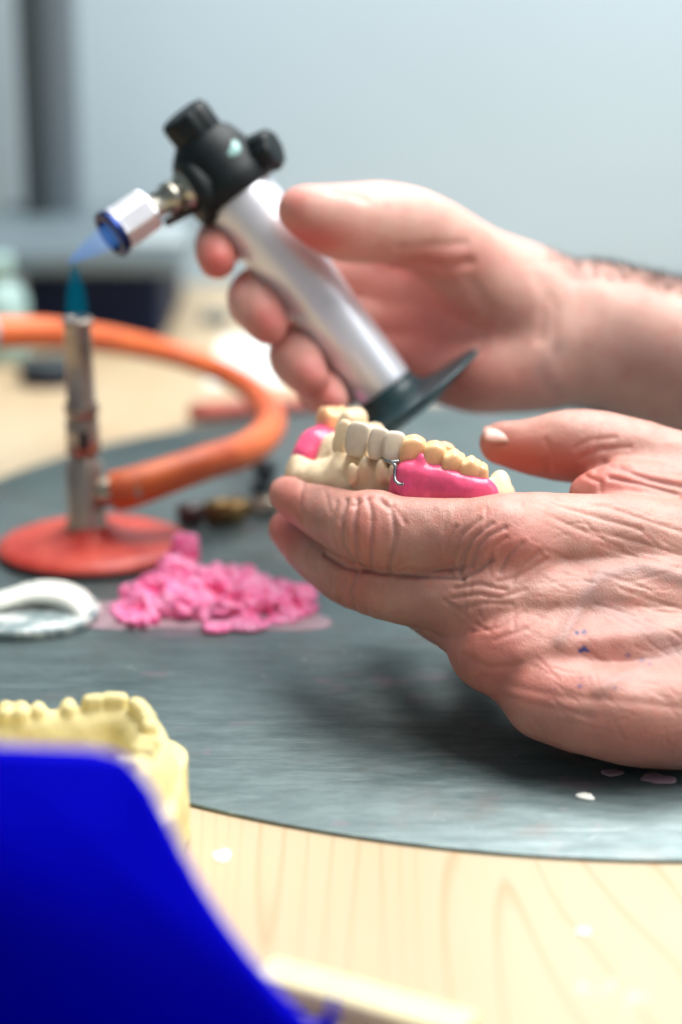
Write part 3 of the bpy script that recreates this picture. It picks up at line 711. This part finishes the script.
# partial denture on the cast
dent = empty('partial_denture', P(440, 485, .65), 'partial denture with pink wax gums, amber teeth and wire clasp, on the held cast', 'denture')
f = Field(P(395, 505, .63) - [.01, .03, .01], P(510, 440, .68) + [.01, .02, .012], .0005)
gl = [(404, 472, .645), (415, 473, .6445), (436, 477, .6425), (456, 482, .6405), (474, 487, .639), (490, 491, .640)]
for a, b in zip(cat_rom([P(*g_) for g_ in gl], 4), cat_rom([P(*g_) for g_ in gl], 4)[1:]):
    for t_, r_ in ((.000, .0028), (.004, .0036), (.008, .004)): f.cone(a - mu * t_, b - mu * t_, r_, r_, .0025)
    f.cone(a + FWD * .008 - mu * .002, b + FWD * .008 - mu * .002, .003, .003, .003)
for px_ in (413, 434, 454, 470): f.ell(P(px_ + 9, 464 + (px_ - 413) * .27, .6435), (.0018, .002, .0035), k=.002)
f.noise(.0004, 220); link('wax_gum', f.mesh('wax_gum'), M['pink_wax'], dent)
f = Field(P(292, 470, .70) - [.01, .03, .01], P(350, 415, .73) + [.01, .02, .012], .0005)
f.ell(P(318, 446, .703), (.0075, .007, .0068), k=.002); f.ell(P(308, 455, .700), (.0055, .006, .0052), k=.003); f.ell(P(328, 436, .712), (.006, .006, .006), k=.003); f.ell(P(302, 462, .700), (.004, .004, .003), k=.003)
f.noise(.0004, 220); link('wax_gum', f.mesh('wax_gum'), M['pink_wax'], dent)
put_crown(333, 421, .712, .0098, .0100, .010, 'molar', M['acrylic'], dent, 'tooth', V(-.8, 0, -.5))
put_crown(352, 423, .716, .0085, .0100, .009, 'premolar', M['stone'], cast, 'tooth', V(-.8, 0, -.5))
for px_, py_, d_, w, hg, dp, kd in ((413, 454, .6475, .0078, .0098, .0075, 'premolar'), (434, 459, .6455, .0072, .0092, .0078, 'premolar'), (453, 465, .6435, .0072, .0090, .0085, 'molar'), (470, 471, .6415, .0066, .0084, .0080, 'molar'), (481, 476, .6415, .004, .0066, .007, 'premolar')):
    put_crown(px_, py_, d_, w, hg, dp, kd, M['acrylic'], dent, 'tooth', V(0, 0, -1))
put_crown(443, 457, .658, .0070, .008, .005, 'premolar', M['acrylic'], dent, 'tooth', V(0, 0, -1))
bm = bmesh.new()
tube(bm, cat_rom([P(386, 461, .6455), P(392, 463.5, .6435), P(395, 466, .643), P(394.5, 474, .6425), P(395.5, 481, .6415), P(400, 484.5, .641), P(404, 484, .6405)], 6), .00055, 10)
tube(bm, cat_rom([P(385, 460, .6457), P(392, 462, .6437), P(399, 461, .6435)], 6), .00085, 10, flat=.7)
o = link('clasp', from_bm(bm), M['wire'], dent); o['label'] = 'grey wire clasp hook'

# ------------------------------------------------------------------ pink wax scraps
wc = T(208, 603, PZ)
f = Field(T(95, 650, PZ) - [.012, .015, .001], [T(325, 600, PZ)[0] + .01, T(200, 565, PZ)[1] + .02, PZ + .032], .0005)
rs = np.random.RandomState(11)
for i in range(260):
    a = rs.uniform(0, 2 * math.pi); rad = math.sqrt(rs.uniform(0, 1)) * .93
    px_ = 206 + 86 * rad * math.cos(a); py_ = 603 + 19 * rad * math.sin(a)
    r_ = rs.uniform(.0020, .0050); z_ = rs.uniform(.001, .010) * (1 - rad ** 3 * .7)
    f.ell(T(px_, py_, PZ) + [0, 0, z_], (r_ * 1.15, r_, r_ * .8), k=.0016)
for i in range(30):
    a = rs.uniform(0, 2 * math.pi); f.ell(T(210 + 88 * math.cos(a), 610 + 19 * math.sin(a), PZ) + [0, 0, .001], (.006, .006, .0018), k=.002)
f.ell(T(186, 580, PZ) + [0, 0, .013], (.0058, .0055, .0075), k=.003); f.ell(T(176, 590, PZ) + [0, 0, .008], (.007, .006, .008), k=.003); f.ell(T(300, 606, PZ) + [0, 0, .004], (.007, .007, .005), k=.002)
f.noise(.0012, 420); f.noise(.0013, 230); f.noise(.0014, 110); f.floor(PZ)
o = link('wax_scraps', f.mesh('wax'), M['wax_scrap']); recenter(o, (wc[0], wc[1], PZ))
tag(o, 'crumbly heap of bright pink wax in front of the red burner base', 'wax')
# thin film of wax spread at its edge
def fleck(name, px_, py_, rx, ry, mat, label, cat, z=PZ, th=.0005, seed=0, group=None):
    r_ = random.Random(seed); c = T(px_, py_, z); n = 72; bm = bmesh.new(); ph = [r_.uniform(0, 6.28) for _ in range(5)]
    amp_ = .34 if rx > .02 else .16
    def rr_(a): return 1 + sum(amp_ / (k + 1) * math.sin((k + 2) * a + ph[k]) for k in range(5))
    rings = []
    for s_, zz in ((1, 0), (.97, th * .7), (.8, th), (.4, th * 1.1)): rings.append([bm.verts.new((s_ * rx * rr_(2 * math.pi * k / n) * math.cos(2 * math.pi * k / n), s_ * ry * rr_(2 * math.pi * k / n) * math.sin(2 * math.pi * k / n), zz)) for k in range(n)])
    for A_, B_ in zip(rings, rings[1:]):
        for k in range(n): bm.faces.new((A_[k], A_[(k + 1) % n], B_[(k + 1) % n], B_[k]))
    bm.faces.new(rings[0]); bm.faces.new(rings[-1]); o = link(name, from_bm(bm), mat); o.location = (c[0], c[1], z); return tag(o, label, cat, group)
fleck('wax_smear', 196, 612, .036, .030, M['wax_smear'], 'pale pink wax film spread in front of the wax heap', 'wax', seed=3, th=.0004)
fleck('wax_drip', 612, 773, .0030, .0030, M['wax_smear'], 'small pinkish wax drip under the near hand, left of the larger drip', 'wax drip', seed=4, group='wax drips on the steel disc')
fleck('wax_drip', 658, 779, .0052, .0040, M['wax_smear'], 'larger mauve wax drip under the near hand, at the right edge', 'wax drip', seed=9, group='wax drips on the steel disc')
fleck('plaster_chip', 585, 798, .0030, .0022, M['white_enamel'], 'white plaster chip on the steel disc below the near hand', 'plaster chip', seed=5, th=.001, group='plaster chips')
fleck('plaster_chip', 222, 856, .0032, .0034, M['white_enamel'], 'white plaster chip on the wood beside the yellow cast', 'plaster chip', z=TZ, seed=6, group='plaster chips')
fleck('plaster_chip', 583, 932, .0018, .0022, M['white_enamel'], 'tiny white plaster chip on the bare wood at the lower right', 'plaster chip', z=TZ, seed=8, group='plaster chips')

# ------------------------------------------------------------------ white arched rest at the left edge
ac = T(35, 628, PZ)
rest = empty('instrument_rest', (ac[0], ac[1], PZ), 'white plaster-covered arched rest with grey flecks at the left edge', 'rest')
def tz(px_, py_, z): return Vector(T(px_, py_, PZ + z))
bm = bmesh.new()
outl = [tz(x, y, 0) for x, y in ((-60, 634), (-20, 640), (30, 641), (75, 634), (97, 622), (99, 610), (85, 603), (50, 604), (0, 610), (-60, 614))]
outl = [Vector(p) for p in cat_rom(outl + [outl[0]], 5)[:-1]]; cen = sum(outl, Vector()) / len(outl)
r0 = []
for s_, zz in ((.97, 0), (1, .0008), (1, .0032), (.965, .004)): r0.append([bm.verts.new(Vector((cen.x + (p.x - cen.x) * s_, cen.y + (p.y - cen.y) * s_, PZ + zz))) for p in outl])
for A_, B_ in zip(r0, r0[1:]):
    for k in range(len(A_)): bm.faces.new((A_[k], A_[(k + 1) % len(A_)], B_[(k + 1) % len(A_)], B_[k]))
bm.faces.new(r0[0]); bm.faces.new(r0[-1])
mm = NT('plaster_over_steel'); cc = mm.ramp(mm.noise(90, 5, .7), [(.45, (.22, .29, .30)), (.62, (.78, .80, .76))]); mm.link(cc, mm.b.inputs['Base Color']); mm.set(Roughness=.4, Metallic=.2)
o = link('base', from_bm(bm), mm.m, rest); o['label'] = 'grey steel foot streaked with plaster'
mw = NT('white_plaster_dark_flecks'); cc = mw.ramp(mw.noise(110, 4, .6, mw.coord((1, 2, 1), (.3, .1, 0))), [(.60, (.86, .87, .80)), (.68, (.10, .17, .17))]); mw.link(cc, mw.b.inputs['Base Color']); mw.set(Roughness=.35)
path = [T(-55, 622, PZ) + [0, 0, .003], T(-20, 618, PZ) + [0, .0, .0050], T(8, 615, PZ) + [0, 0, .0066], T(34, 612, PZ) + [0, 0, .0082], T(58, 612, PZ) + [0, 0, .0078], T(76, 615, PZ) + [0, 0, .0058], T(86, 618, PZ) + [0, 0, .0025]]
q = cat_rom(path, 8); bm = bmesh.new(); rings = []
for i, p in enumerate(q):
    d = (q[min(i + 1, len(q) - 1)] - q[max(i - 1, 0)]); d /= np.linalg.norm(d); wv = np.array([0, 1.0, .0]); nn = np.cross(d, wv); nn /= np.linalg.norm(nn)
    u_ = i / (len(q) - 1); ww = .0075 + .004 * u_; tt = .0020 + .0022 * u_
    rings.append([bm.verts.new(p + wv * ww * (abs(math.cos(a)) ** .5) * (1 if math.cos(a) > 0 else -1) + nn * tt * math.sin(a)) for a in np.linspace(0, 2 * math.pi, 20, endpoint=False)])
for A_, B_ in zip(rings, rings[1:]):
    for k in range(20): bm.faces.new((A_[k], A_[(k + 1) % 20], B_[(k + 1) % 20], B_[k]))
bm.faces.new(rings[0]); bm.faces.new(rings[-1]); link('arch', from_bm(bm), mw.m, rest)

# ------------------------------------------------------------------ wax knife lying behind
wk = empty('wax_knife', T(225, 524, PZ), 'blurred brass and dark handled tool lying behind the near fingertips', 'tool')
a0 = Vector(T(178, 528, PZ)) + Vector((0, 0, .006)); a1 = Vector(T(330, 512, PZ)) + Vector((0, 0, .006)); ad = (a1 - a0).normalized(); aL = (a1 - a0).length
bm = bmesh.new(); lathe(bm, a0, ad, [(0, .003), (.001, .0052), (.010, .0056), (.012, .004), (.013, .0035)], 24); link('end_cap', from_bm(bm), M['dark_wood'], wk)
bm = bmesh.new(); lathe(bm, a0, ad, [(.013, .0035), (.014, .0056), (.022, .0060), (.030, .0058), (.033, .0045), (.034, .003)], 24); link('ferrule', from_bm(bm), M['brass'], wk)
bm = bmesh.new(); lathe(bm, a0, ad, [(.034, .003), (.036, .0048), (.060, .0050), (aL, .0035)], 24); link('handle', from_bm(bm), M['nickel'], wk)
sk = empty('metal_stopper', T(266, 492, PZ), 'small dark round stopper standing under the bend of the orange hose', 'stopper')
bm = bmesh.new(); lathe(bm, T(266, 492, PZ), (0, 0, 1), [(0, .0072), (.002, .0078), (.004, .0078), (.005, .0045), (.009, .0042), (.010, .0065), (.014, .0065), (.0150, .005)], 28); link('body', from_bm(bm), M['post'], sk)
# red handled tool further back
rt = empty('red_handled_tool', T(240, 425, PZ), 'thin dull red handled tool lying at the far edge of the steel disc', 'tool')
b0 = Vector(T(188, 424, PZ)) + Vector((0, 0, .0062)); b1 = Vector(T(345, 412, PZ)) + Vector((0, 0, .0062)); bd = (b1 - b0).normalized(); bL = (b1 - b0).length
bm = bmesh.new(); lathe(bm, b0, bd, [(0, .002), (.002, .005), (.01, .0058), (.04, .0052), (.05, .0042), (bL - .01, .0045), (bL, .002)], 24); link('handle', from_bm(bm), M['red_handle'], rt)
bm = bmesh.new(); lathe(bm, b1 - bd * .002, bd, [(0, .0016), (.04, .0013), (.05, .0004)], 12); link('blade', from_bm(bm), M['nickel'], rt)

# ------------------------------------------------------------------ yellow dental cast at the lower left
f = Field([T(-95, 760, PZ)[0], .425, PZ - .001], [T(215, 780, PZ)[0], .575, PZ + .052], .0006)
arc = [T(x, y, PZ + .0405)[:2] for x, y in ((-90, 707), (-40, 706), (10, 706), (60, 704), (95, 702), (125, 700), (147, 705), (158, 718), (160, 734), (150, 748), (130, 760), (95, 770), (40, 776), (-20, 780), (-80, 782))]
arcq = cat_rom([(a - .0030, b, 0) for a, b in arc], 4)
yb_ = float(np.mean([a[1] for a in arc])); xe = float(T(160, 740, PZ + .02)[0]) - .0040
for r_, dx in ((.034, -.022), (.026, -.012), (.018, -.003)):
    for sg in (-1, 0, 1): f.cone((xe + dx, yb_ + sg * (.036 - r_), PZ - .05), (xe + dx, yb_ + sg * (.036 - r_), PZ + .05), r_ * 1.04, r_ * .93, .003)
for yy in (-.024, -.008, .008, .024): f.cone((xe - .12, yb_ + yy, PZ + .004), (xe - .022, yb_ + yy, PZ + .004), .0175, .0175, .003)
lvl = (f.lo[2] + f.h * np.arange(f.n[2])).astype(np.float32)[None, None, :] - (PZ + .0250)
f.D = np.maximum(f.D, lvl)
for a, b in zip(arcq, arcq[1:]):
    for z_, r_ in ((.018, .0080), (.023, .0070)): f.cone((a[0], a[1], PZ + z_), (b[0], b[1], PZ + z_), r_, r_, .003)
    for z_, r_ in ((.027, .0060), (.030, .0050), (.033, .0040)): f.cone((a[0], a[1], PZ + z_), (b[0], b[1], PZ + z_), r_, r_, .003)
lv = (f.lo[2] + f.h * np.arange(f.n[2])).astype(np.float32)[None, None, :]
zz = (f.lo[2] + f.h * np.arange(f.n[2])).astype(np.float32)[None, None, :]
cut = f.new(); 
# teeth along the arch
def ytooth(i_, w, kind):
    p = arcq[i_]; t_ = np.array(arcq[min(i_ + 1, len(arcq) - 1)]) - np.array(arcq[max(i_ - 1, 0)]); t_ /= np.linalg.norm(t_); o_ = np.cross(t_, [0, 0, 1])
    Fm = np.stack([t_, o_, [0, 0, 1]], 1); z = PZ + .037
    if kind == 'm':
        f.rbox((p[0], p[1], z - .002), (w / 2, .0046, .0045), Fm, .0028, .001)
        for a_ in (-1, 1):
            for b_ in (-1, 1): f.ell(np.array([p[0], p[1], z + .0018]) + t_ * a_ * w * .24 + o_ * b_ * .0024, (.0023, .0023, .002), k=.0012)
        f.cone(np.array([p[0], p[1], z + .004]) - t_ * w * .4, np.array([p[0], p[1], z + .004]) + t_ * w * .4, .0006, .0006, .0010, 'sub')
    elif kind == 'p':
        f.ell((p[0], p[1], z - .0025), (w / 2, w / 2, .0062), k=.001)
        for b_ in (-1, 1): f.ell(np.array([p[0], p[1], z + .002]) + o_ * b_ * .0018, (.0019, .0019, .002), k=.0012)
    else:
        f.rbox((p[0], p[1], z - .001), (w / 2, .0024, .0066), Fm, .0020, .001)
s_len = [0]
for a, b in zip(arcq, arcq[1:]): s_len.append(s_len[-1] + np.linalg.norm(b - a))
pos = .006
for w, kind in [(.0098, 'm'), (.0098, 'm'), (.0098, 'm'), (.0078, 'p'), (.0074, 'p'), (.0068, 'i'), (.0085, 'i'), (.0060, 'i'), (.0058, 'i'), (.0058, 'i'), (.0060, 'i'), (.0068, 'p'), (.0074, 'p'), (.0078, 'p'), (.0098, 'm'), (.0098, 'm')]:
    i_ = int(np.argmin(np.abs(np.array(s_len) - pos - w / 2))); ytooth(i_, w * .98, kind); pos += w * 1.02
f.noise(.00035, 240); f.floor(PZ)
o = link('dental_cast', f.mesh('dental_cast'), M['stone_yellow']); recenter(o, (xe - .04, yb_, PZ))
tag(o, 'yellow plaster dental cast with full teeth, half hidden behind the blue panel', 'dental cast')

# ------------------------------------------------------------------ blue bin in the foreground
D0 = .418
def bp(px_, py_): v = P(px_, py_, D0); return v[0], v[2]
prof = [bp(*a) for a in ((-70, 736), (0, 745), (95, 749), (120, 752), (135, 766), (149, 792), (165, 829), (181, 868), (200, 909), (222, 950), (247, 990), (276, 1030), (318, 1090))]
y_far = float(P(0, 745, D0)[1]); zb = TZ
bin_ = empty('plastic_holder', (prof[2][0], y_far - .03, TZ), 'deep blue plastic upright panel, out of focus in the lower left foreground', 'holder')
xf = prof[-1][0] + .004; xl = prof[0][0] - .02
sidep = [(xl, prof[0][1])] + prof + [(xf, TZ + .028), (xf, TZ), (xl, TZ)]
def panel(bm, y0, y1):
    A_ = [bm.verts.new((x, y0, z)) for x, z in sidep]; B_ = [bm.verts.new((x, y1, z)) for x, z in sidep]
    bm.faces.new(A_); bm.faces.new(B_)
    for k in range(len(A_)): bm.faces.new((A_[k], A_[(k + 1) % len(A_)], B_[(k + 1) % len(A_)], B_[k]))
bm = bmesh.new(); panel(bm, y_far - .005, y_far); bmesh.ops.bevel(bm, geom=[e for e in bm.edges], offset=.0012, segments=2, affect='EDGES'); link('panel', from_bm(bm), M['blue'], bin_)
bm = bmesh.new(); bx(bm, ((xl + xf) / 2, y_far - .0025, TZ + .003), (xf - xl, .05, .006), bev=.002); link('foot', from_bm(bm), M['blue'], bin_, False)

# pale stick in front
s0 = Vector(T(262, 985, TZ)) + Vector((0, 0, 0)); s1 = Vector(T(470, 1045, TZ))
bm = bmesh.new(); dd = (s1 - s0).normalized(); bx(bm, (0, 0, .003), ((s1 - s0).length, .012, .006), Matrix.Rotation(math.atan2(dd.y, dd.x), 3, 'Z'), .0012)
o = link('wooden_spatula', from_bm(bm), M['wax_yellow'], smooth=False); o.location = (s0 + s1) / 2
tag(o, 'pale yellow wooden stick at the bottom edge beside the blue panel', 'stick')

# ------------------------------------------------------------------ background equipment
def box_px(name, x0, x1, ytop, ybot, d, depth, mat, parent=None, bev=.004, base=None):
    a = P(x0, ybot, d); b = P(x1, ytop, d); z0 = a[2] if base is None else base; y = (a[1] + b[1]) / 2
    bm = bmesh.new(); bx(bm, ((a[0] + b[0]) / 2, y + depth / 2, (z0 + b[2]) / 2), (b[0] - a[0], depth, b[2] - z0), bev=bev); return link(name, from_bm(bm), mat, parent, False)
eq = empty('equipment_stand', (P(60, 340, 1.3)[0], P(60, 340, 1.3)[1], TZ), 'blurred dark grey post on a broad grey base above a navy body, behind the burner', 'stand')
yb = float(T(90, 352, TZ)[1])
def eb(name, px0, px1, zlo, zhi, y0, dy, mat, bev=.005):
    d = (y0) * math.cos(PITCH) + (HC - .08) * math.sin(PITCH); x0_ = (px0 - 341) / FPX * d; x1_ = (px1 - 341) / FPX * d
    bm = bmesh.new(); bx(bm, ((x0_ + x1_) / 2, y0 + dy / 2, TZ + (zlo + zhi) / 2), (x1_ - x0_, dy, zhi - zlo), bev=bev); return link(name, from_bm(bm), mat, eq, False)
eb('body', 20, 160, .000, .052, 1.285, .17, M['navy'])
eb('base', -60, 182, .052, .070, 1.25, .24, M['grey_box'], .006)
o = eb('base_highlight', 96, 182, .070, .074, 1.255, .10, M['pale_box'], .002); o['label'] = 'pale grey painted highlight on the corner of the stand base'  # thin pale slab paints the highlighted corner of the base
eb('column', 24, 50, .066, .42, 1.42, .035, M['post'], .003)
eb('column', 50, 78, .066, .42, 1.425, .03, M['post2'], .003)
o = empty('round_box', T(52, 380, TZ), 'small navy round box on the worktop behind the burner', 'box')
bm = bmesh.new(); lathe(bm, T(52, 382, TZ), (0, 0, 1), [(0, .0185), (.001, .0195), (.010, .0195), (.011, .0185)], 40); link('body', from_bm(bm), M['navy'], o); 
bm = bmesh.new(); lathe(bm, T(52, 382, TZ), (0, 0, 1), [(.0085, .0205), (.0125, .0205), (.0135, .0195)], 40); link('lid', from_bm(bm), M['post'], o)
aq = empty('plastic_bottle', T(4, 362, TZ), 'pale aqua plastic bottle at the far left edge', 'bottle')
bm = bmesh.new(); ab = T(4, 362, TZ); lathe(bm, ab, (0, 0, 1), [(0, .015), (.002, .017), (.042, .017), (.050, .012), (.053, .007), (.057, .007)], 36); link('body', from_bm(bm), M['aqua'], aq)
bm = bmesh.new(); lathe(bm, ab, (0, 0, 1), [(.055, .0085), (.069, .0085), (.070, .007)], 24); link('cap', from_bm(bm), M['aqua'], aq)
# papers
def sheet(name, corners, z, mat, label, cat, th=.0006):
    c = [Vector(T(x, y, TZ)) for x, y in corners]; cen = sum(c, Vector()) / 4; bm = bmesh.new()
    a = [bm.verts.new((p.x - cen.x, p.y - cen.y, 0)) for p in c]; b = [bm.verts.new((p.x - cen.x, p.y - cen.y, th)) for p in c]
    bm.faces.new(a[::-1]); bm.faces.new(b)
    for k in range(4): bm.faces.new((a[k], a[(k + 1) % 4], b[(k + 1) % 4], b[k]))
    o = link(name, from_bm(bm), mat, smooth=False); o.location = (cen.x, cen.y, z); return tag(o, label, cat)
sheet('paper_sheet', ((205, 388), (330, 384), (318, 336), (222, 338)), TZ, M['paper'], 'blurred white sheet of paper on the worktop behind the curled fingers', 'paper', .001)
cl = empty('metal_clip', T(215, 322, TZ), 'small dark clip on the worktop behind the lowest torch fingertips', 'clip')
bm = bmesh.new(); c_ = T(216, 324, TZ); bx(bm, (c_[0], c_[1], TZ + .004), (.022, .012, .008), bev=.002); link('body', from_bm(bm), M['post2'], cl, False)
bm = bmesh.new(); tube(bm, cat_rom([Vector(c_) + Vector(a) for a in ((-.006, 0, .007), (-.006, -.01, .013), (.006, -.01, .013), (.006, 0, .007))], 6), .0008, 8); link('handle', from_bm(bm), M['nickel'], cl)

# ------------------------------------------------------------------ light
def area(name, loc, rot, size, sy, power, col):
    l = bpy.data.lights.new(name, 'AREA'); l.shape = 'RECTANGLE'; l.size = size; l.size_y = sy; l.energy = power; l.color = col
    o = bpy.data.objects.new(name, l); C.objects.link(o); o.location = loc; o.rotation_euler = rot; return o
def aim(o, t): o.rotation_euler = (Vector(t) - o.location).to_track_quat('-Z', 'Y').to_euler(); return o
aim(area('ceiling_light', (.36, .88, 1.85), (0, 0, 0), 1.3, .8, 36, (1, .985, .96)), (.15, .75, .75))
aim(area('side_fill', (1.9, .2, 1.6), (0, 0, 0), 1.0, 1.0, 7, (.9, .96, 1)), (.3, 1.1, .95))  # added fill from the right to brighten wall and torch; no window there
w = bpy.data.worlds.new('World'); bpy.context.scene.world = w; w.use_nodes = True
w.node_tree.nodes['Background'].inputs[0].default_value = (.86, .95, 1, 1); w.node_tree.nodes['Background'].inputs[1].default_value = .24

cd = bpy.data.cameras.new('Camera'); cam = bpy.data.objects.new('Camera', cd); C.objects.link(cam)
cam.location = CAM; cam.rotation_euler = (R(90) - PITCH, 0, 0); cd.sensor_fit = 'VERTICAL'; cd.sensor_height = 36; cd.sensor_width = 24; cd.lens = 36 * FPX / 1024
cd.clip_start = .01; cd.dof.use_dof = True; cd.dof.focus_distance = .628; cd.dof.aperture_fstop = cd.lens / 16.5
sc = bpy.context.scene; sc.camera = cam
sc.view_settings.view_transform = 'Standard'; sc.view_settings.look = 'None'; sc.view_settings.gamma = 1; sc.view_settings.use_curve_mapping = False
sc.view_settings.exposure = 0.13
